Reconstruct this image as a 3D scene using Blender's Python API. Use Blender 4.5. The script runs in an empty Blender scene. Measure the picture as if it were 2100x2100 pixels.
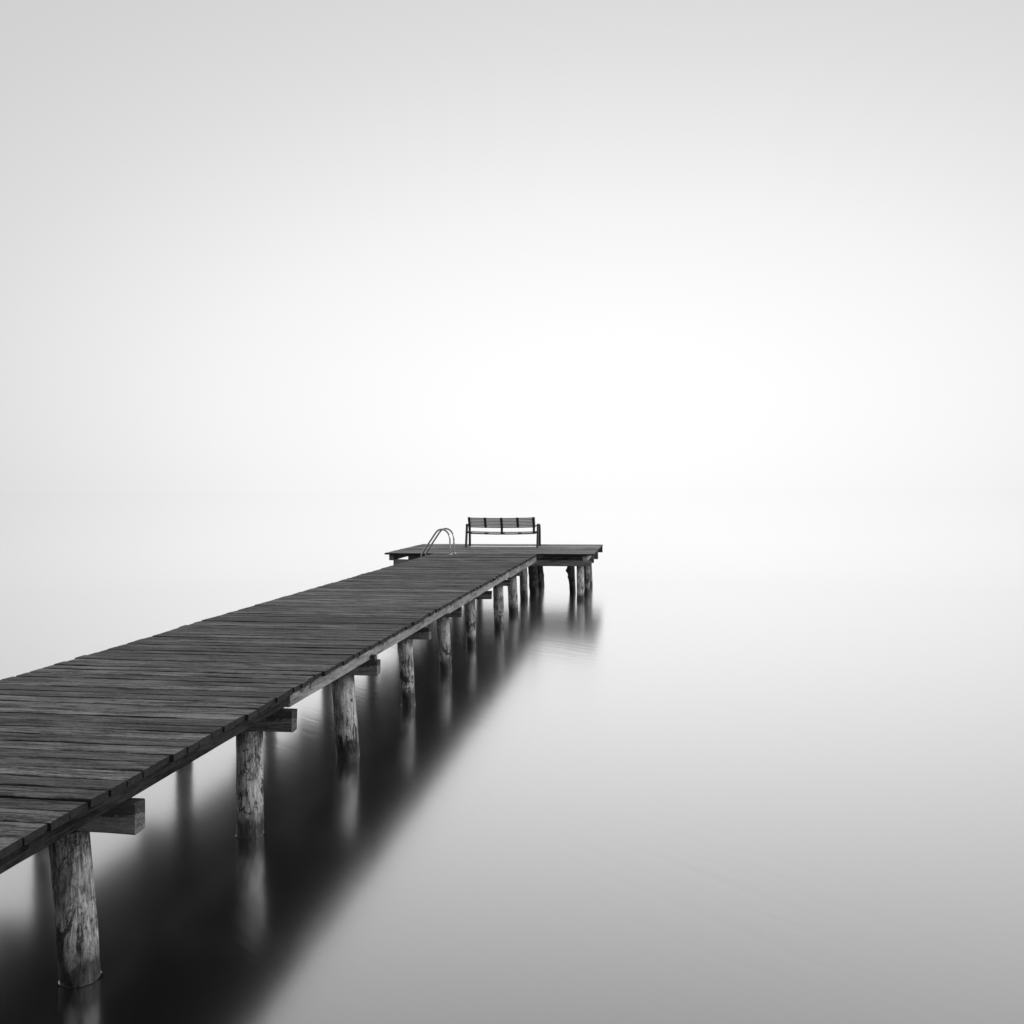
import bpy, math, random
from mathutils import Vector, Matrix, noise
random.seed(11)
scene = bpy.context.scene
col = scene.collection
PI = math.pi

# ------------------------------------------------------------------ camera
THETA, ROLL, FPX, PY = 0.1542, 0.0058, 1874.0, 1006.0       # yaw, roll, focal length and principal row on a 2100 px square
cam = bpy.data.cameras.new('camera'); camo = bpy.data.objects.new('camera', cam); col.objects.link(camo)
cam.sensor_width = 36; cam.lens = 36 * FPX / 2100
cam.shift_y = -(1050 - PY) / 2100
cam.clip_start = 0.05; cam.clip_end = 60000
r = Vector((math.cos(THETA), math.sin(THETA), 0)); f = Vector((-math.sin(THETA), math.cos(THETA), 0)); z = Vector((0, 0, 1))
r2 = r * math.cos(ROLL) - z * math.sin(ROLL); u2 = z * math.cos(ROLL) + r * math.sin(ROLL)
M = Matrix((( r2.x, u2.x, -f.x, 0), (r2.y, u2.y, -f.y, 0), (r2.z, u2.z, -f.z, 2.6), (0, 0, 0, 1)))
camo.matrix_world = M
scene.camera = camo
scene.render.resolution_x = scene.render.resolution_y = 1024

# ------------------------------------------------------------------ sky
SUN_AZ, SUN_EL = math.radians(98), math.radians(16)          # clockwise from +Y
w = bpy.data.worlds.new('World'); scene.world = w; w.use_nodes = True
nt = w.node_tree; nt.nodes.clear(); N = nt.nodes.new; L = nt.links.new
out = N('ShaderNodeOutputWorld'); bg = N('ShaderNodeBackground'); L(bg.outputs[0], out.inputs[0]); bg.inputs[1].default_value = 1.0
tc = N('ShaderNodeTexCoord')
sc = N('ShaderNodeVectorMath'); sc.operation = 'MULTIPLY'; sc.inputs[1].default_value = (1, 1, 2.2); L(tc.outputs['Generated'], sc.inputs[0])
nm = N('ShaderNodeVectorMath'); nm.operation = 'NORMALIZE'; L(sc.outputs[0], nm.inputs[0])
az, el = math.radians(-2.5), math.radians(11)
dt = N('ShaderNodeVectorMath'); dt.operation = 'DOT_PRODUCT'; L(nm.outputs[0], dt.inputs[0])
dt.inputs[1].default_value = (math.sin(az) * math.cos(el), math.cos(az) * math.cos(el), math.sin(el))
ac = N('ShaderNodeMath'); ac.operation = 'ARCCOSINE'; L(dt.outputs['Value'], ac.inputs[0])
dv = N('ShaderNodeMath'); dv.operation = 'DIVIDE'; dv.inputs[1].default_value = PI; L(ac.outputs[0], dv.inputs[0])
rp = N('ShaderNodeValToRGB'); L(dv.outputs[0], rp.inputs[0]); rp.color_ramp.interpolation = 'B_SPLINE'
SKY = [(0, 1.03), (8, 1.0), (15, .97), (23, .91), (29, .84), (36, .74), (44, .65), (56, .57), (90, .46), (180, .36)]
e = rp.color_ramp.elements
while len(e) < len(SKY): e.new(0.5)
for i, (a, v) in enumerate(SKY):
    e[i].position = a / 180; e[i].color = (v, v, v, 1)
sk = N('ShaderNodeTexSky'); sk.sky_type = 'NISHITA'; sk.sun_disc = False; sk.sun_elevation = SUN_EL; sk.sun_rotation = SUN_AZ
sk.air_density = 1; sk.dust_density = 5
bw = N('ShaderNodeRGBToBW'); L(sk.outputs[0], bw.inputs[0])
ms = N('ShaderNodeMath'); ms.operation = 'MULTIPLY'; ms.inputs[1].default_value = 0.0012; L(bw.outputs[0], ms.inputs[0])
ad = N('ShaderNodeMath'); ad.operation = 'ADD'; L(rp.outputs[0], ad.inputs[0]); L(ms.outputs[0], ad.inputs[1])
L(ad.outputs[0], bg.inputs[0])

sun = bpy.data.lights.new('sun', 'SUN'); sun.energy = 1.6; sun.angle = math.radians(24); sun.color = (1, 1, 1)
suno = bpy.data.objects.new('sun', sun); col.objects.link(suno)
sd = Vector((math.sin(SUN_AZ) * math.cos(SUN_EL), math.cos(SUN_AZ) * math.cos(SUN_EL), math.sin(SUN_EL)))
suno.rotation_euler = sd.to_track_quat('Z', 'Y').to_euler(); suno.location = (20, 0, 20)
vs = scene.view_settings; scene.display_settings.display_device = 'sRGB'
vs.view_transform = 'Standard'; vs.look = 'None'; vs.exposure = 0; vs.gamma = 1; vs.use_curve_mapping = False

# ------------------------------------------------------------------ materials
class NT:
    def __init__(s, name):
        s.m = bpy.data.materials.new(name); s.m.use_nodes = True; s.t = s.m.node_tree; s.t.nodes.clear()
        s.out = s.n('ShaderNodeOutputMaterial')
    def n(s, t, **k):
        o = s.t.nodes.new(t)
        for a, b in k.items(): setattr(o, a, b)
        return o
    def l(s, a, b): s.t.links.new(a, b)
    def math(s, op, a, b=None, clamp=False):
        o = s.n('ShaderNodeMath', operation=op, use_clamp=clamp)
        for i, v in enumerate((a, b)):
            if v is None: continue
            if isinstance(v, (int, float)): o.inputs[i].default_value = v
            else: s.l(v, o.inputs[i])
        return o.outputs[0]
    def noise(s, vec, scale=1, detail=4, rough=.55, dist=0):
        o = s.n('ShaderNodeTexNoise'); s.l(vec, o.inputs['Vector'])
        o.inputs['Scale'].default_value = scale; o.inputs['Detail'].default_value = detail
        o.inputs['Roughness'].default_value = rough; o.inputs['Distortion'].default_value = dist
        return o.outputs['Fac']
    def remap(s, v, a, b, c, d):
        o = s.n('ShaderNodeMapRange'); s.l(v, o.inputs[0])
        for i, x in enumerate((a, b, c, d)): o.inputs[i + 1].default_value = x
        return o.outputs[0]
    def grey(s, v):
        o = s.n('ShaderNodeCombineColor')
        for i in range(3): s.l(v, o.inputs[i])
        return o.outputs[0]
    def vscale(s, vec, sc):
        o = s.n('ShaderNodeVectorMath', operation='MULTIPLY'); s.l(vec, o.inputs[0]); o.inputs[1].default_value = sc
        return o.outputs[0]
    def vadd(s, vec, v2):
        o = s.n('ShaderNodeVectorMath', operation='ADD'); s.l(vec, o.inputs[0]); s.l(v2, o.inputs[1])
        return o.outputs[0]
    def finish(s, colv, rough=.6, bump=None, bstr=.3, bdist=.004, spec=.4, metal=0):
        b = s.n('ShaderNodeBsdfPrincipled')
        if isinstance(colv, (int, float)): b.inputs['Base Color'].default_value = (colv, colv, colv, 1)
        else: s.l(s.grey(colv), b.inputs['Base Color'])
        if isinstance(rough, (int, float)): b.inputs['Roughness'].default_value = rough
        else: s.l(rough, b.inputs['Roughness'])
        b.inputs['Specular IOR Level'].default_value = spec; b.inputs['Metallic'].default_value = metal
        if bump is not None:
            bp = s.n('ShaderNodeBump'); bp.inputs['Strength'].default_value = bstr; bp.inputs['Distance'].default_value = bdist
            s.l(bump, bp.inputs['Height']); s.l(bp.outputs[0], b.inputs['Normal'])
        s.l(b.outputs[0], s.out.inputs[0]); return s.m

def wood(name, axis, lo, hi, end_shade=1.0, con=1.0, spec=.4, rough=.6, fine=1.0, stain=None, bstr=.5, wavy=None, tint=True):
    """weathered wood: grain runs along axis, every board has its own offset and tone (attribute 'tint')"""
    s = NT(name); tc = s.n('ShaderNodeTexCoord').outputs['Object']
    at = s.n('ShaderNodeAttribute'); at.attribute_name = 'tint'
    sep = s.n('ShaderNodeSeparateColor'); s.l(at.outputs['Color'], sep.inputs[0])
    off = s.n('ShaderNodeCombineXYZ'); s.l(s.math('MULTIPLY', sep.outputs[1], 60), off.inputs[0])
    s.l(s.math('MULTIPLY', sep.outputs[1], 37), off.inputs[1]); s.l(s.math('MULTIPLY', sep.outputs[1], 91), off.inputs[2])
    v = s.vadd(tc, off.outputs[0])
    def st(along, across): return tuple(along if i == axis else across for i in range(3))
    g1 = s.noise(s.vscale(v, st(2.6, 38 * fine)), 1, 8, .72, .9)
    g2 = s.noise(s.vscale(v, st(7, 150 * fine)), 1, 4, .6, .2)
    b1 = s.noise(s.vscale(v, st(1.1, 7)), 1, 5, .6, 1.2)
    sp = s.noise(s.vscale(v, st(30, 70)), 1, 5, .75, 0)
    x = s.math('ADD', s.math('MULTIPLY', g1, .5), s.math('ADD', s.math('MULTIPLY', g2, .22), s.math('ADD', s.math('MULTIPLY', b1, .3), s.math('MULTIPLY', sp, .26))))
    c = s.remap(x, .65 - .17 / con, .65 + .15 / con, lo, hi)
    if end_shade < 1:                                      # sawn ends dark; gap and underside shade also put into the colour
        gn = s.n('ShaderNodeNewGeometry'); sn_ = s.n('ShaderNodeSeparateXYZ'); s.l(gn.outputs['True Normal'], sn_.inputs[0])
        c = s.math('MULTIPLY', c, s.remap(sn_.outputs[2], .35, .8, end_shade, 1))
    if tint: c = s.math('MULTIPLY', c, sep.outputs[0])
    # dark cracks and knots
    cr = s.remap(s.noise(s.vscale(v, st(1.4, 50 * fine)), 1, 3, .5, .3), .27, .33, .4, 1)
    c = s.math('MULTIPLY', c, cr)
    vo = s.n('ShaderNodeTexVoronoi'); s.l(s.vscale(v, st(2.2, 6)), vo.inputs['Vector']); vo.inputs['Scale'].default_value = 1
    kn = s.remap(vo.outputs['Distance'], .05, .09, .3, 1)
    c = s.math('MULTIPLY', c, kn)
    if stain:                                         # (vector scale, threshold low, high, factor, z slope): damp blotches with a shape of their own
        sc_, a, b_, fac, zs, z0 = stain
        sn = s.noise(s.vscale(tc, sc_), 1, 6, .62, .8)
        sz = s.n('ShaderNodeSeparateXYZ'); s.l(tc, sz.inputs[0])
        zz = s.math('MULTIPLY', s.math('SUBTRACT', sz.outputs[2], z0), zs)
        c = s.math('MULTIPLY', c, s.remap(s.math('ADD', sn, zz), a, b_, 1, fac))
    h = s.math('ADD', g1, s.math('MULTIPLY', s.math('ADD', g2, sp), .45))
    h = s.math('ADD', h, s.math('MULTIPLY', s.math('ADD', cr, kn), .5))
    rg = s.remap(x, .4, .8, rough + .12, rough - .1)
    return s.finish(c, rg, h, bstr, .006, spec)

MAT = {}
MAT['deck'] = wood('deck_wood', 0, .008, .185, end_shade=.05, con=2.3, rough=.68, spec=.35, bstr=1.0)
MAT['deck_far'] = wood('platform_deck_wood', 0, .03, .36, end_shade=.05, con=2.2, rough=.66, spec=.38, bstr=1.0)
MAT['deck_pale'] = wood('pale_deck_wood', 0, .8, .9, rough=.22, spec=1.0, bstr=.05)
MAT['stringer'] = wood('stringer_wood', 1, .07, .30, con=1.6, rough=.8, fine=.8, stain=((1.6, 6, 9), .50, .62, .18, 2.6, 0.03))
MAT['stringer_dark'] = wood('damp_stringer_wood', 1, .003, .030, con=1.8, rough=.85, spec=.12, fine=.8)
MAT['beam'] = wood('beam_wood', 0, .03, .16, con=1.6, rough=.8, fine=.7, stain=((5, 5, 5), .50, .53, .25, 4.5, 0.01))
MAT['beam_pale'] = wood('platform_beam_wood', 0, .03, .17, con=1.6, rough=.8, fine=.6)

def pile_mat():
    s = NT('pile_wood'); tc = s.n('ShaderNodeTexCoord').outputs['Object']
    at = s.n('ShaderNodeAttribute'); at.attribute_name = 'tint'
    sep = s.n('ShaderNodeSeparateColor'); s.l(at.outputs['Color'], sep.inputs[0])
    off = s.n('ShaderNodeCombineXYZ'); s.l(s.math('MULTIPLY', sep.outputs[1], 60), off.inputs[0]); s.l(s.math('MULTIPLY', sep.outputs[1], 31), off.inputs[2])
    v = s.vadd(tc, off.outputs[0])
    big = s.noise(s.vscale(v, (6, 6, 3)), 1, 5, .6, .6)
    grain = s.noise(s.vscale(v, (60, 60, 7)), 1, 6, .7, .6)
    spk = s.noise(s.vscale(v, (75, 75, 38)), 1, 3, .6, 0)
    x = s.math('ADD', s.math('MULTIPLY', big, .5), s.math('MULTIPLY', grain, .5))
    c = s.remap(x, .41, .61, .07, .52)
    c = s.math('MULTIPLY', c, s.remap(spk, .36, .46, .5, 1))
    # wandering bark-beetle galleries / cracks
    nz = s.n('ShaderNodeTexNoise'); s.l(s.vscale(v, (14, 14, 9)), nz.inputs['Vector']); nz.inputs['Scale'].default_value = 1; nz.inputs['Detail'].default_value = 3
    wv = s.vadd(s.vscale(v, (13, 13, 5)), s.vscale(nz.outputs['Color'], (2.2, 2.2, 2.2)))
    vo = s.n('ShaderNodeTexVoronoi', feature='DISTANCE_TO_EDGE'); s.l(wv, vo.inputs['Vector']); vo.inputs['Scale'].default_value = 1
    patch = s.remap(s.noise(s.vscale(v, (5, 5, 4)), 1, 3), .46, .56, 0, 1)
    ck = s.remap(vo.outputs['Distance'], .015, .05, .22, 1)
    ckm = s.math('SUBTRACT', 1, s.math('MULTIPLY', s.math('SUBTRACT', 1, ck), patch))
    c = s.math('MULTIPLY', c, ckm)
    # long drying checks
    chk = s.remap(s.noise(s.vscale(v, (34, 34, 1.3)), 1, 3, .5, .2), .31, .35, .3, 1)
    c = s.math('MULTIPLY', c, chk)
    # leftover bark / tar patches
    sz = s.n('ShaderNodeSeparateXYZ'); s.l(tc, sz.inputs[0]); Z = sz.outputs[2]
    pn = s.noise(s.vscale(v, (11, 11, 4.5)), 1, 7, .7, 1.1)
    zc = s.math('ADD', s.math('MULTIPLY', sep.outputs[1], .25), .15)
    band = s.math('SUBTRACT', 1, s.math('MULTIPLY', s.math('ABSOLUTE', s.math('SUBTRACT', Z, zc)), 4.5), True)
    pt = s.remap(s.math('ADD', pn, s.math('MULTIPLY', band, .13)), .61, .66, 1, .16)
    c = s.math('MULTIPLY', c, pt)
    # damp foot with an uneven tide line, darker towards the head
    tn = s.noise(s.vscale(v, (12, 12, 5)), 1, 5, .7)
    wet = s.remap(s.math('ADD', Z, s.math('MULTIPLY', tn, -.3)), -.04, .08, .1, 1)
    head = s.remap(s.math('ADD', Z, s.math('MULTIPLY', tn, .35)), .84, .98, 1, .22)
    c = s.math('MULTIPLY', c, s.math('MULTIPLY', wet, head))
    c = s.math('MULTIPLY', c, sep.outputs[0])
    h = s.math('ADD', grain, s.math('ADD', s.math('MULTIPLY', ckm, .8), s.math('ADD', s.math('MULTIPLY', pt, -.8), s.math('MULTIPLY', chk, 1.0))))
    rg = s.remap(s.math('ADD', Z, s.math('MULTIPLY', tn, -.3)), -.06, .05, .4, .85)
    return s.finish(c, rg, h, .7, .006, .3)
MAT['pile'] = pile_mat()

def simple(name, v, rough, metal=0, spec=.5, var=.25, sc=40):
    s = NT(name); tc = s.n('ShaderNodeTexCoord').outputs['Object']
    n = s.noise(tc, sc, 4)
    return s.finish(s.remap(n, .3, .7, v * (1 - var), v * (1 + var)), s.remap(n, .3, .7, rough - .05, rough + .08), n, .08, .002, spec, metal)
MAT['iron'] = simple('dark_painted_steel', .022, .45)
MAT['frame'] = simple('grey_painted_steel', .055, .42)
MAT['slat'] = simple('bench_slat_wood', .34, .5, sc=20)
MAT['steel'] = simple('stainless_steel', .42, .22, metal=1, var=.1)
MAT['flange'] = simple('flange_steel', .62, .3, metal=1, var=.1)

def water_mat():
    s = NT('lake_water')
    geo = s.n('ShaderNodeNewGeometry'); tc = s.n('ShaderNodeTexCoord').outputs['Object']
    lw = s.n('ShaderNodeLayerWeight'); lw.inputs['Blend'].default_value = .5
    # 'Facing' = 1 - cos: reflectance rises from about 0.3 looking down to 1 at grazing
    rp = s.n('ShaderNodeValToRGB'); s.l(lw.outputs['Facing'], rp.inputs[0]); rp.color_ramp.interpolation = 'B_SPLINE'
    pts = [(0, .12), (.30, .27), (.42, .38), (.53, .55), (.64, .69), (.76, .83), (.88, .95), (1, 1)]
    e = rp.color_ramp.elements
    while len(e) < len(pts): e.new(.5)
    for i, (p, v) in enumerate(pts): e[i].position = p; e[i].color = (v, v, v, 1)
    df = s.n('ShaderNodeBsdfDiffuse'); df.inputs[0].default_value = (.006, .006, .006, 1)
    gl = s.n('ShaderNodeBsdfGlossy'); gl.distribution = 'MULTI_GGX'; gl.inputs['Color'].default_value = (1, 1, 1, 1); s.l(s.remap(lw.outputs['Facing'], .90, .98, .18, .0), gl.inputs['Roughness'])
    # faint long-exposure ripple streaks
    rot = s.n('ShaderNodeVectorRotate', rotation_type='Z_AXIS'); s.l(tc, rot.inputs['Vector']); rot.inputs['Angle'].default_value = math.radians(38)
    n1 = s.noise(s.vscale(rot.outputs[0], (.7, 5.5, 1)), 1, 3, .6, .3)
    n2 = s.noise(s.vscale(tc, (.25, .25, 1)), 1, 2)
    ln = s.n('ShaderNodeVectorMath', operation='LENGTH'); s.l(tc, ln.inputs[0])
    h = s.math('MULTIPLY', s.math('MULTIPLY', n1, s.remap(n2, .4, .65, .15, 1)), s.math('MULTIPLY', s.remap(ln.outputs['Value'], 26, 55, 1, 0), s.remap(ln.outputs['Value'], 8, 18, .35, 1)))
    bp = s.n('ShaderNodeBump'); bp.inputs['Strength'].default_value = .65; bp.inputs['Distance'].default_value = .009
    s.l(h, bp.inputs['Height']); s.l(bp.outputs[0], gl.inputs['Normal'])
    mx = s.n('ShaderNodeMixShader'); s.l(rp.outputs[0], mx.inputs[0]); s.l(df.outputs[0], mx.inputs[1]); s.l(gl.outputs[0], mx.inputs[2])
    s.l(mx.outputs[0], s.out.inputs[0]); return s.m
MAT['water'] = water_mat()

# ------------------------------------------------------------------ mesh helpers
def link(name, verts, faces, mat, parent=None, loc=(0, 0, 0), smooth=False, tints=None, angle=35):
    me = bpy.data.meshes.new(name); me.from_pydata([tuple(v) for v in verts], [], faces); me.update()
    me.materials.append(mat)
    ca = me.color_attributes.new('tint', 'FLOAT_COLOR', 'POINT')
    if tints is None: t = (1, random.random(), 0, 1); tints = [t] * len(verts)
    buf = []
    for t in tints: buf.extend(t)
    ca.data.foreach_set('color', buf)
    if smooth:
        for p in me.polygons: p.use_smooth = True
        me.set_sharp_from_angle(angle=math.radians(angle))
    o = bpy.data.objects.new(name, me); col.objects.link(o)
    if parent is not None:
        o.parent = parent; o.location = Vector(loc) - root_loc(parent)
    else: o.location = loc
    return o
def root_loc(p):
    v = Vector((0, 0, 0))
    while p is not None: v += p.location; p = p.parent
    return v
def empty(name, loc, label, cat):
    o = bpy.data.objects.new(name, None); col.objects.link(o); o.location = loc; o.empty_display_size = .3
    o['label'] = label; o['category'] = cat; return o

def timber(size, axis, segs=24, cham=.006, wob=.003, rnd=None, endj=.0):
    """a sawn board centred on the origin along axis, with worn arrises and slightly wavy faces"""
    rnd = rnd or random
    Lh = size[axis] / 2; oth = [i for i in range(3) if i != axis]; a, b = size[oth[0]] / 2, size[oth[1]] / 2
    c = cham; sd = rnd.random() * 100
    ring = [(-a + c, -b), (a - c, -b), (a, -b + c), (a, b - c), (a - c, b), (-a + c, b), (-a, b - c), (-a, -b + c)]
    V, F = [], []
    for i in range(segs + 1):
        t = -Lh + 2 * Lh * i / segs
        for k, (p, q) in enumerate(ring):
            n1 = noise.noise(Vector((t * 2.2 + sd, k * 3.1, 0))) * wob + noise.noise(Vector((t * 11 + sd, k * 3.1, 5))) * wob * .5
            n2 = noise.noise(Vector((t * 1.7 + sd, 9, k * 2.3))) * wob + noise.noise(Vector((t * 14 + sd, 4, k * 2.3))) * wob * .35
            v = [0, 0, 0]; v[axis] = t + (noise.noise(Vector((k * 1.3, sd, 2))) * endj if i in (0, segs) else 0)
            v[oth[0]] = p + n1; v[oth[1]] = q + n2
            V.append(tuple(v))
    m = 8
    for i in range(segs):
        for k in range(m):
            F.append((i * m + k, i * m + (k + 1) % m, (i + 1) * m + (k + 1) % m, (i + 1) * m + k))
    F.append(tuple(range(m))[::-1]); F.append(tuple(segs * m + k for k in range(m)))
    if axis == 1: F = [tuple(reversed(q)) for q in F]
    return V, F

class MB:
    def __init__(s): s.v, s.f, s.t = [], [], []
    def add(s, V, F, off=(0, 0, 0), tint=(1, 0, 0, 1), rz=0, rx=0, ry=0):
        n = len(s.v); R = Matrix.Rotation(rz, 3, 'Z') @ Matrix.Rotation(ry, 3, 'Y') @ Matrix.Rotation(rx, 3, 'X'); o = Vector(off)
        for v in V: s.v.append(R @ Vector(v) + o); s.t.append(tint)
        for q in F: s.f.append(tuple(i + n for i in q))
    def build(s, name, mat, parent=None, loc=(0, 0, 0), smooth=False, angle=35):
        l = Vector(loc); return link(name, [v - l for v in s.v], s.f, mat, parent, loc, smooth, s.t, angle)

def tube(pts, rad, seg=12, closed_ends=True, sx=1.0):
    P = [Vector(p) for p in pts]; V, F = [], []
    T0 = (P[1] - P[0]).normalized(); up = Vector((0, 1, 0)) if abs(T0.y) < .9 else Vector((1, 0, 0))
    nrm = (up - T0 * up.dot(T0)).normalized()
    for i, p in enumerate(P):
        T = (P[min(i + 1, len(P) - 1)] - P[max(i - 1, 0)]).normalized()
        nrm = (nrm - T * nrm.dot(T)).normalized(); bn = T.cross(nrm)
        for k in range(seg):
            a = 2 * PI * k / seg; V.append(p + nrm * math.cos(a) * rad * sx + bn * math.sin(a) * rad)
    for i in range(len(P) - 1):
        for k in range(seg): F.append((i * seg + k, i * seg + (k + 1) % seg, (i + 1) * seg + (k + 1) % seg, (i + 1) * seg + k))
    if closed_ends:
        F.append(tuple(range(seg))[::-1]); F.append(tuple((len(P) - 1) * seg + k for k in range(seg)))
    return V, F
def smooth_path(P, n=6):
    P = [Vector(p) for p in P]; out = []
    for i in range(len(P) - 1):
        p0 = P[max(i - 1, 0)]; p1 = P[i]; p2 = P[i + 1]; p3 = P[min(i + 2, len(P) - 1)]
        for j in range(n):
            t = j / n
            out.append(.5 * ((2 * p1) + (p2 - p0) * t + (2 * p0 - 5 * p1 + 4 * p2 - p3) * t * t + (3 * p1 - p0 - 3 * p2 + p3) * t ** 3))
    out.append(P[-1]); return out
def boxv(x0, x1, y0, y1, z0, z1):
    V = [(x0, y0, z0), (x1, y0, z0), (x1, y1, z0), (x0, y1, z0), (x0, y0, z1), (x1, y0, z1), (x1, y1, z1), (x0, y1, z1)]
    F = [(3, 2, 1, 0), (4, 5, 6, 7), (0, 1, 5, 4), (1, 2, 6, 5), (2, 3, 7, 6), (3, 0, 4, 7)]
    return V, F

# ------------------------------------------------------------------ water: one flat sheet out to the horizon
def water():
    V, F = [], []
    rings = [0, 40, 150, 600, 2500, 9000, 30000]; seg = 48
    V.append((0, 0, 0))
    for r_ in rings[1:]:
        for k in range(seg): V.append((r_ * math.cos(2 * PI * k / seg), r_ * math.sin(2 * PI * k / seg), 0))
    for k in range(seg): F.append((0, 1 + k, 1 + (k + 1) % seg))
    for j in range(len(rings) - 2):
        for k in range(seg):
            a = 1 + j * seg; b = a + seg
            F.append((a + k, b + k, b + (k + 1) % seg, a + (k + 1) % seg))
    # the surface climbs a few millimetres where it wets each pile
    for (px, py, pr) in PILES:
        b = len(V); n = 40; prof = [(-.010, .006), (.001, .0036), (.003, .0018), (.007, .0007), (.012, .0003)]
        for (dr, zz) in prof:
            for k in range(n): V.append((px + (pr + dr) * math.cos(2 * PI * k / n), py + (pr + dr) * math.sin(2 * PI * k / n), zz))
        for j in range(len(prof) - 1):
            for k in range(n): F.append((b + j * n + k, b + (j + 1) * n + k, b + (j + 1) * n + (k + 1) % n, b + j * n + (k + 1) % n))
    o = link('water', V, F, MAT['water'], smooth=True); o['kind'] = 'structure'; return o
PILES = []

# ------------------------------------------------------------------ the pier
XR, XL = -2.73, -5.22            # edges of the walkway
YP0, YP1 = 21.5, 25.32           # platform front and far edge
PXL, PXR = -6.49, -1.405
TOP = 1.10
pier = empty('wooden_pier', (-3.97, 9.0, 0), 'long weathered plank jetty on log piles ending in a wider platform over calm water', 'pier')

rb = random.Random(5)
def tone():
    t = rb.gauss(1, .27)
    if rb.random() < .10: t *= 1.35
    if rb.random() < .10: t *= .68
    return max(.42, min(2.0, t))
deck = MB(); y = -6.0; gapj = .017
while y < YP0 - .05:
    wd = rb.choice((.136, .141, .145, .148)) + rb.uniform(-.003, .003)
    if y + wd > YP0: wd = YP0 - y - .006
    if wd < .05: break
    lj = rb.gauss(0, .007) + (.02 if y < 9.3 else -.02); rj = rb.gauss(0, .006)
    x0, x1 = XL + lj, XR + rj
    near = y < 12
    V, F = timber((x1 - x0, wd, .04), 0, 40 if near else 16, .004, .0042 if near else .003, rb, .004)
    deck.add(V, F, ((x0 + x1) / 2, y + wd / 2, TOP - .02 + rb.gauss(0, .0016)), (tone(), rb.random(), 0, 1), rz=rb.gauss(0, .0012), rx=rb.gauss(0, .012))
    y += wd + max(.003, rb.gauss(gapj, .003))
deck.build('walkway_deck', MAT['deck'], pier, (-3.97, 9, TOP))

pd = MB(); y = YP0
while y < YP1 - .04:
    wd = .143 + rb.uniform(-.004, .004)
    if y + wd > YP1: wd = YP1 - y
    x0 = PXL + rb.gauss(0, .006); x1 = PXR + rb.gauss(0, .006)
    if abs(y - YP0) < .01: y += .0
    yy0 = y
    t = tone() * 1.0
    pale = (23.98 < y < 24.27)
    if pale:                                         # near-white glossy boards between the bench legs, lighter tint to the right end
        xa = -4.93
        V, F = timber((xa - x0 - .004, wd, .04), 0, 8, .004, .002, rb)
        pd.add(V, F, ((x0 + xa - .004) / 2, y + wd / 2, TOP - .02), (t, rb.random(), 0, 1))
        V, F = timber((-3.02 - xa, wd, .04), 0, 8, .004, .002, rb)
        pb = MB(); pb.add(V, F, ((xa - 3.02) / 2, y + wd / 2, TOP - .017), (1, rb.random(), 0, 1)); pb.build('pale_board', MAT['deck_pale'], pier, ((xa - 3.02) / 2, y + wd / 2, TOP))['label'] = 'near-white glossy board under the bench'
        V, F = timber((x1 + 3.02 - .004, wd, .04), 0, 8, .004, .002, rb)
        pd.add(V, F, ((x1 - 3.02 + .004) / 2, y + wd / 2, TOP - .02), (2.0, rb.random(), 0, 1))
    else:
        V, F = timber((x1 - x0, wd, .04), 0, 16, .004, .003, rb, .003)
        pd.add(V, F, ((x0 + x1) / 2, y + wd / 2, TOP - .02 + rb.gauss(0, .0012)), (t, rb.random(), 0, 1), rx=rb.gauss(0, .006))
    y += wd + max(.003, rb.gauss(.009, .002))
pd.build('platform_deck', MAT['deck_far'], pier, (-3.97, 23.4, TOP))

def beam(name, axis, lo, hi, mat, segs=24, wob=.004, cham=.008, tint=1.0, endj=.01):
    lo = Vector(lo); hi = Vector(hi); s = hi - lo; c = (lo + hi) / 2
    V, F = timber(tuple(s), axis, segs, cham, wob, rb, endj)
    return link(name, V, F, MAT[mat], pier, c, tints=[(tint, rb.random(), 0, 1)] * len(V))
ST = TOP - .043                     # underside of the boards
def slop(y): return .975 - (y - 3.5) * .0042     # stringers deepen slightly towards the platform
# right-hand stringer in pieces, the near one damp and dark, joints as in the photograph
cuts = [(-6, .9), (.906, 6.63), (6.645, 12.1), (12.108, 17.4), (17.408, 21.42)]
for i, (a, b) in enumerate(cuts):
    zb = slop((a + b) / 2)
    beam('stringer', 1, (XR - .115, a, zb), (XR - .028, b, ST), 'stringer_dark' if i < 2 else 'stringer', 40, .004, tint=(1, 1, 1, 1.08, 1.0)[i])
for i, (a, b) in enumerate([(-6, 4.2), (4.208, 12.9), (12.91, 21.42)]):
    beam('stringer', 1, (XL + .03, a, slop((a + b) / 2)), (XL + .115, b, ST), 'stringer', 30, .003, tint=.9)
    beam('stringer', 1, (-4.02, a, .958), (-3.93, b, ST), 'stringer', 20, .003, tint=.8)
# platform: side stringers, far fascia, crossbeams
beam('stringer', 1, (PXR - .265, 21.53, .918), (PXR - .155, 25.15, ST), 'stringer', 24, .004, tint=1.25)
beam('stringer', 1, (PXL + .10, 21.55, .918), (PXL + .21, 25.15, ST), 'stringer', 24, .004, tint=.6)
beam('stringer', 1, (XR - .115, 21.7, .93), (XR - .03, 25.15, ST), 'stringer', 20, .003, tint=.6)
beam('stringer', 1, (XL + .03, 21.7, .93), (XL + .115, 25.15, ST), 'stringer', 20, .003, tint=.6)
beam('fascia_board', 0, (PXL + .03, 25.20, .885), (PXR - .008, 25.30, ST), 'beam_pale', 20, .003, tint=.5)

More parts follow.
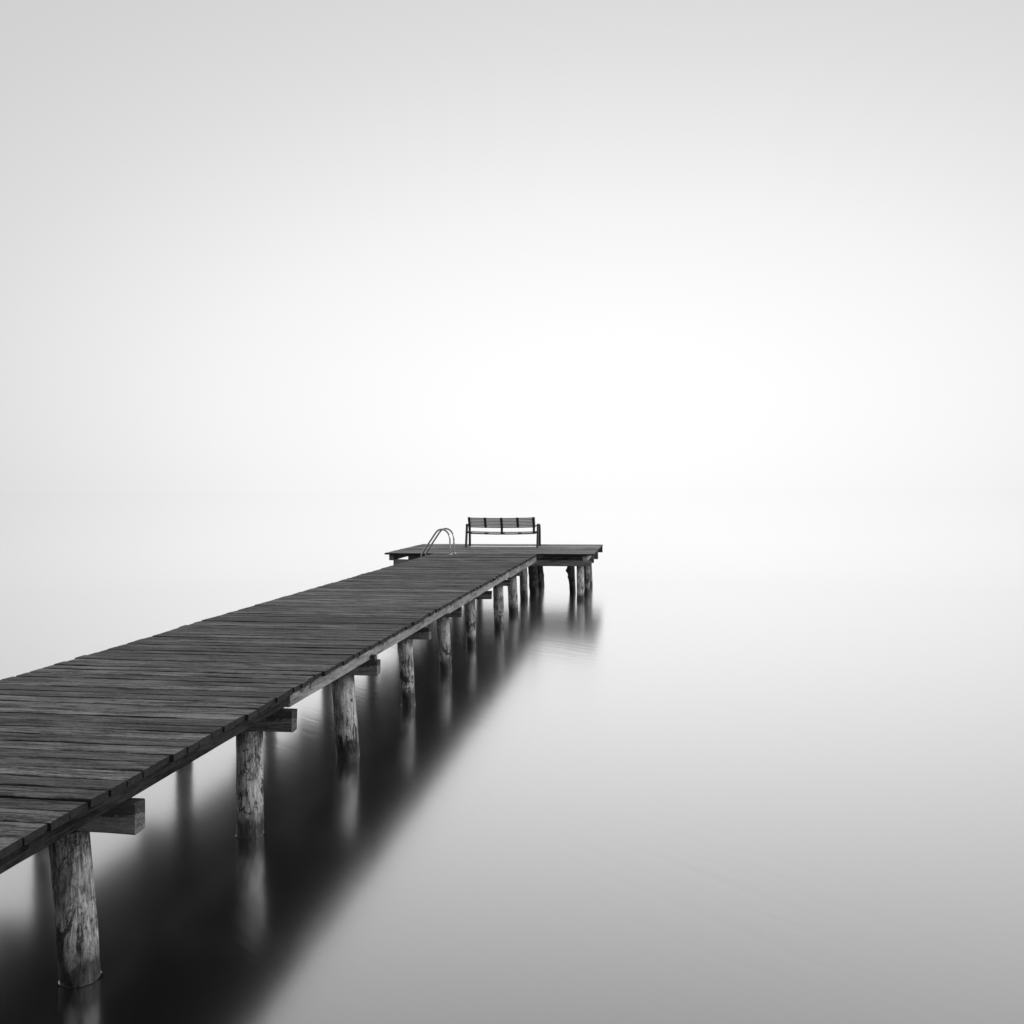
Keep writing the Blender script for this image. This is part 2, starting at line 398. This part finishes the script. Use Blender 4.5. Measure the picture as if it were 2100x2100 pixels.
# bents: (y, right pile radius, lean x, lean y, beam z0, z1, beam right end, left pile radius, tone)
def beam_name(): return 'crossbeam'
BENTS = [(-4.1, .10, .0, 0, .80, .957, -2.70, .085), (-2.0, .10, .02, 0, .80, .957, -2.68, .085), (.15, .095, .0, 0, .80, .957, -2.70, .08),
         (2.35, .10, .03, 0, .80, .957, -2.70, .085),
         (4.48, .101, .055, .02, .805, .968, -2.70, .082), (6.55, .101, .0, .0, .80, .957, -2.685, .082), (8.66, .113, .055, 0, .80, .945, -2.68, .08),
         (10.79, .086, .038, 0, .805, .948, -2.69, .08), (12.90, .090, .05, 0, .785, .93, -2.75, .085), (15.03, .081, .01, 0, .79, .925, -2.695, .08),
         (16.98, .096, .015, 0, .81, .92, -2.67, .085), (19.06, .100, .03, 0, .80, .915, -2.80, .085)]
def pile(x, y, rad, lean=(0, 0), ztop=.80, tone_=1.0, knots=(), bulge=0, rough=1.0, wob=1.0, seg=40, rings=64, taper=0.0):
    PILES.append((x, y, rad)); sd = rb.random() * 50; V, F = [], []; zb = -.9; H = ztop - zb
    for i in range(rings + 1):
        zz = zb + H * i / rings; tt = zz / ztop                      # 0 at the water, 1 at the head
        cx = -lean[0] * tt + noise.noise(Vector((zz * 1.6 + sd, 1, 0))) * .009; cy = -lean[1] * tt + noise.noise(Vector((zz * 1.6 + sd, 7, 0))) * .010
        for k in range(seg):
            a = 2 * PI * k / seg; d = Vector((math.cos(a), math.sin(a), 0))
            rr = rad * (1 - taper * tt) * (1 + .045 * rough * noise.noise(Vector((d.x * 1.1 + sd, d.y * 1.1, zz * 2.1))) + .030 * rough * noise.noise(Vector((d.x * 3 + sd, d.y * 3, zz * 8))) + .010 * noise.noise(Vector((d.x * 12 + sd, d.y * 12, zz * 20))))
            rr += bulge * math.exp(-((tt - .92) / .12) ** 2)
            for (ka, kz, kr, kh) in knots:
                da = math.atan2(math.sin(a - ka), math.cos(a - ka)) * rad; rr += kh * math.exp(-((da / kr) ** 2 + ((zz - kz) / kr) ** 2))
            V.append((cx + d.x * rr, cy + d.y * rr, zz))
    for i in range(rings):
        for k in range(seg): F.append((i * seg + k, i * seg + (k + 1) % seg, (i + 1) * seg + (k + 1) % seg, (i + 1) * seg + k))
    F.append(tuple(rings * seg + k for k in range(seg)))
    return link('pile', V, F, MAT['pile'], pier, (x, y, 0), True, [(tone_, rb.random(), 0, 1)] * len(V), 70)
KN = {4: [(-.9, .28, .05, -.010)], 5: [(-.15, .36, .035, -.014), (-.1, .12, .04, .006)], 6: [(0, .30, .05, .006)], 7: [(PI, .66, .06, .012)], 8: [(0, .22, .05, .012)], 10: [(0, .45, .05, .008)]}
XP = {4: -3.05, 5: -3.045, 6: -2.995, 7: -2.967, 8: -2.985, 9: -3.045, 10: -2.9, 11: -2.945}
TN = {4: .85, 5: 1.0, 6: 1.0, 7: 1.15, 8: .95, 9: .95, 10: 1.05, 11: 1.0}
for i, (yb, pr, lx, ly, z0, z1, xe, lr) in enumerate(BENTS):
    beam('crossbeam', 0, (XL + .02, yb - .055, z0), (xe, yb + .05, z1), 'beam', 30, .007, .009, tint=(1.0, .9, 1.1, .95)[i % 4], endj=.02)
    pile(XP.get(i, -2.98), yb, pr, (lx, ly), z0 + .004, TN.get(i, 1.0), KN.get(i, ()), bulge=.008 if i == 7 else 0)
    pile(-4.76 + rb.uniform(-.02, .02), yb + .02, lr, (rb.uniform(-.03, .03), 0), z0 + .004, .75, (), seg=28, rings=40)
# packing piece on the third crossbeam in view, and small caps on two more
beam('packing_block', 0, (-3.25, 8.618, .944), (-2.712, 8.70, .992), 'beam', 10, .004, .006, tint=.6)

# platform bents
for j, (yb, xa, xb, z0, z1, tn_) in enumerate([(21.62, -6.29, -1.475, .80, .935, 1.35), (22.95, -6.28, -1.50, .775, .955, 1.0), (24.62, -6.30, -1.50, .745, .95, .95)]):
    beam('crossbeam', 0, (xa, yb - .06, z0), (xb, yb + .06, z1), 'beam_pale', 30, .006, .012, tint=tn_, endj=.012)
KNB = [(PI, .56, .055, .055), (PI * .95, .40, .04, .022), (PI * .9, .2, .06, -.01)]
for (x, y, rd, ln, zt, tn_, kn, rg) in [
        (-3.08, 21.60, .093, (.02, 0), .80, .8, [(.1, .6, .04, .01)], 1.2), (-1.735, 21.62, .088, (0, 0), .80, 2.0, (), .7),
        (-4.75, 21.60, .09, (0, 0), .80, .8, (), 1), (-6.12, 21.62, .09, (0, 0), .80, .9, (), 1),
        (-3.01, 22.93, .116, (.04, 0), .775, .28, [(PI, .2, .05, .01)], 1.6), (-2.05, 23.12, .078, (.05, 0), .775, .24, KNB, 1.3),
        (-1.69, 22.92, .082, (-.01, 0), .775, 1.0, (), 1.2), (-4.75, 22.95, .09, (0, 0), .775, .5, (), 1), (-6.1, 22.95, .09, (0, 0), .775, .5, (), 1),
        (-3.06, 24.62, .112, (.06, 0), .745, .22, [(0, .3, .06, .015)], 1.3), (-1.73, 24.62, .085, (.02, 0), .745, .95, (), 1),
        (-4.75, 24.62, .09, (0, 0), .745, .5, (), 1), (-6.1, 24.62, .09, (0, 0), .745, .5, (), 1)]:
    pile(x, y, rd, ln, zt + .004, tn_, kn, rough=rg, seg=32, rings=48, taper=-.25 if kn is KNB else 0)

# ------------------------------------------------------------------ swimming ladder
lad = empty('swimming_ladder', (-4.75, 21.24, TOP), 'stainless steel swimming ladder with two curved handrails on the left edge of the pier', 'ladder')
def rail(yy):
    P = [(-4.745, yy, 1.10), (-4.748, yy, 1.30), (-4.755, yy, 1.49), (-4.785, yy, 1.585), (-4.855, yy, 1.665), (-4.95, yy, 1.695), (-5.04, yy, 1.67), (-5.105, yy, 1.60),
         (-5.20, yy, 1.46), (-5.31, yy, 1.30), (-5.41, yy, 1.15), (-5.437, yy, 1.09), (-5.445, yy, 1.0), (-5.445, yy, .5), (-5.445, yy, -.5)]
    V, F = tube(smooth_path(P, 6), .0205, 14)
    l = Vector((-4.75, yy, 1.10))
    return link('handrail', [Vector(v) - l for v in V], F, MAT['steel'], lad, l, True, angle=60)
for yy in (21.02, 21.44):
    o = rail(yy)
    V, F = tube([(0, 0, .001), (0, 0, .010), (0, 0, .0101), (0, 0, .03)], .06, 24)
    n = 24; V = [Vector((v.x * (1 if i < 2 * n else .52), v.y * (1 if i < 2 * n else .52), v.z)) for i, v in enumerate(V)]
    link('base_flange', V, F, MAT['flange'], o, (-4.745, yy, 1.10), True, angle=40)
for zz in (.72, .44, .16, -.12):
    V, F = timber((.085, .38, .022), 1, 4, .004, 0)
    link('step', V, F, MAT['steel'], lad, (-5.445, 21.23, zz))

# ------------------------------------------------------------------ bench
bx, by = -3.99, 24.05
bench = empty('park_bench', (bx, by, TOP), 'dark slatted bench with steel frame and armrests at the end of the pier, facing away', 'bench')
BR = math.radians(1.0)
def bl(p): return Vector(p)
def bpart(name, mb, mat): 
    return mb.build(name, MAT[mat], bench, (bx, by, TOP), True, 40)
def bowz(x): return -.020 * (1 - (x / .95) ** 2)
# side frames: slanted rear leg, flat armrest, front leg curving down
def flatbar(P, wx, t):
    """flat bar swept in the y-z plane, wx wide across x, t thick"""
    P = [Vector(p) for p in P]; V, F = [], []
    for i, p in enumerate(P):
        T = (P[min(i + 1, len(P) - 1)] - P[max(i - 1, 0)]).normalized(); nr = Vector((0, -T.z, T.y))
        for (a, b) in ((-1, -1), (1, -1), (1, 1), (-1, 1)): V.append(p + Vector((a * wx / 2, 0, 0)) + nr * b * t / 2)
    for i in range(len(P) - 1):
        for k in range(4): F.append((i * 4 + k, i * 4 + (k + 1) % 4, (i + 1) * 4 + (k + 1) % 4, (i + 1) * 4 + k))
    F.append((3, 2, 1, 0)); m = (len(P) - 1) * 4; F.append((m, m + 1, m + 2, m + 3))
    return V, F
for sx in (-1, 1):
    x = sx * .955
    m = MB(); V, F = flatbar([(x, -.25, 0), (x, -.17, .3), (x, -.11, .56)], .055, .05); m.add(V, F, (bx, by, TOP)); bpart('rear_leg', m, 'frame')
    m = MB(); V, F = flatbar([(x, .27, 0), (x, .275, .33), (x, .262, .46), (x, .23, .54)], .055, .05); m.add(V, F, (bx, by, TOP)); bpart('front_leg', m, 'iron')
    m = MB(); V, F = flatbar(smooth_path([(x, -.122, .572), (x, -.09, .60), (x, .05, .603), (x, .17, .59), (x, .236, .535)], 5), .06, .028); m.add(V, F, (bx, by, TOP)); bpart('armrest', m, 'frame')
    m = MB()
    V, F = flatbar([(x * .945, -.215, .40), (x * .945, .25, .365)], .045, .05); m.add(V, F, (bx, by, TOP))
    V, F = boxv(min(x * .945, x), max(x * .945, x), -.16, -.11, .37, .41); m.add(V, F, (bx, by, TOP))
    V, F = boxv(min(x * .945, x), max(x * .945, x), .20, .25, .34, .38); m.add(V, F, (bx, by, TOP))
    V, F = boxv(min(x * .945, x), max(x * .945, x), -.20, -.15, .555, .585); m.add(V, F, (bx, by, TOP))
    bpart('seat_bracket', m, 'iron')
def slats(n, y0, z0, y1, z1, hw, th, wd, tlo):
    m = MB(); d = Vector((0, y1 - y0, z1 - z0)); ang = math.atan2(d.z, d.y)
    for i in range(n):
        t = (i + .5) / n; yy = y0 + (y1 - y0) * t; zz = z0 + (z1 - z0) * t; V = []; S = 16
        rings = []
        for k in range(S + 1):
            x = -hw + 2 * hw * k / S
            for (a, b) in ((-1, -1), (1, -1), (1, 1), (-1, 1)):
                ly, lz = a * wd / 2, b * th / 2
                V.append((x, yy + ly * math.cos(ang) - lz * math.sin(ang), zz + ly * math.sin(ang) + lz * math.cos(ang) + bowz(x)))
        F = []
        for k in range(S):
            for q in range(4): F.append((k * 4 + q, k * 4 + (q + 1) % 4, (k + 1) * 4 + (q + 1) % 4, (k + 1) * 4 + q))
        F.append((0, 1, 2, 3)[::-1]); F.append(tuple(S * 4 + q for q in range(4)))
        tt = tlo * rb.uniform(.75, 1.3)
        m.add(V, F, (bx, by, TOP), (tt, 0, 0, 1))
    return m
bpart('backrest', slats(7, -.135, .525, -.25, .80, .895, .022, .028, 1), 'slat')
bpart('seat', slats(9, -.15, .405, .27, .40, .88, .022, .036, 1), 'slat')
m = MB(); V, F = flatbar([(0, -.24, .386), (0, .25, .360)], .04, .03)
m2 = MB()
for x in (-.45, 0, .45):
    V, F = flatbar([(x, -.17, .386 + bowz(x)), (x, .25, .380 + bowz(x))], .04, .022); m2.add(V, F, (bx, by, TOP))
# under-seat rail, bowed with the seat
P = [(-.9 + 1.8 * k / 16, -.14, .372 + bowz(-.9 + 1.8 * k / 16) * 1.2) for k in range(17)]
V, F = tube(P, .017, 8); m2.add(V, F, (bx, by, TOP)); bpart('seat_rail', m2, 'iron')
for (x, low) in ((-.868, True), (-.437, False), (0, True), (.43, False), (.855, True)):
    m = MB(); zz = bowz(x)
    P = [(x, -.275, .802 + zz), (x, -.215, .66 + zz), (x, -.165, .53 + zz)]
    if low: P += [(x, -.17, .45 + zz), (x, -.185, .375 + zz)]
    V, F = flatbar(P, .062, .02); m.add(V, F, (bx, by, TOP)); bpart('back_strut', m, 'iron')

water()
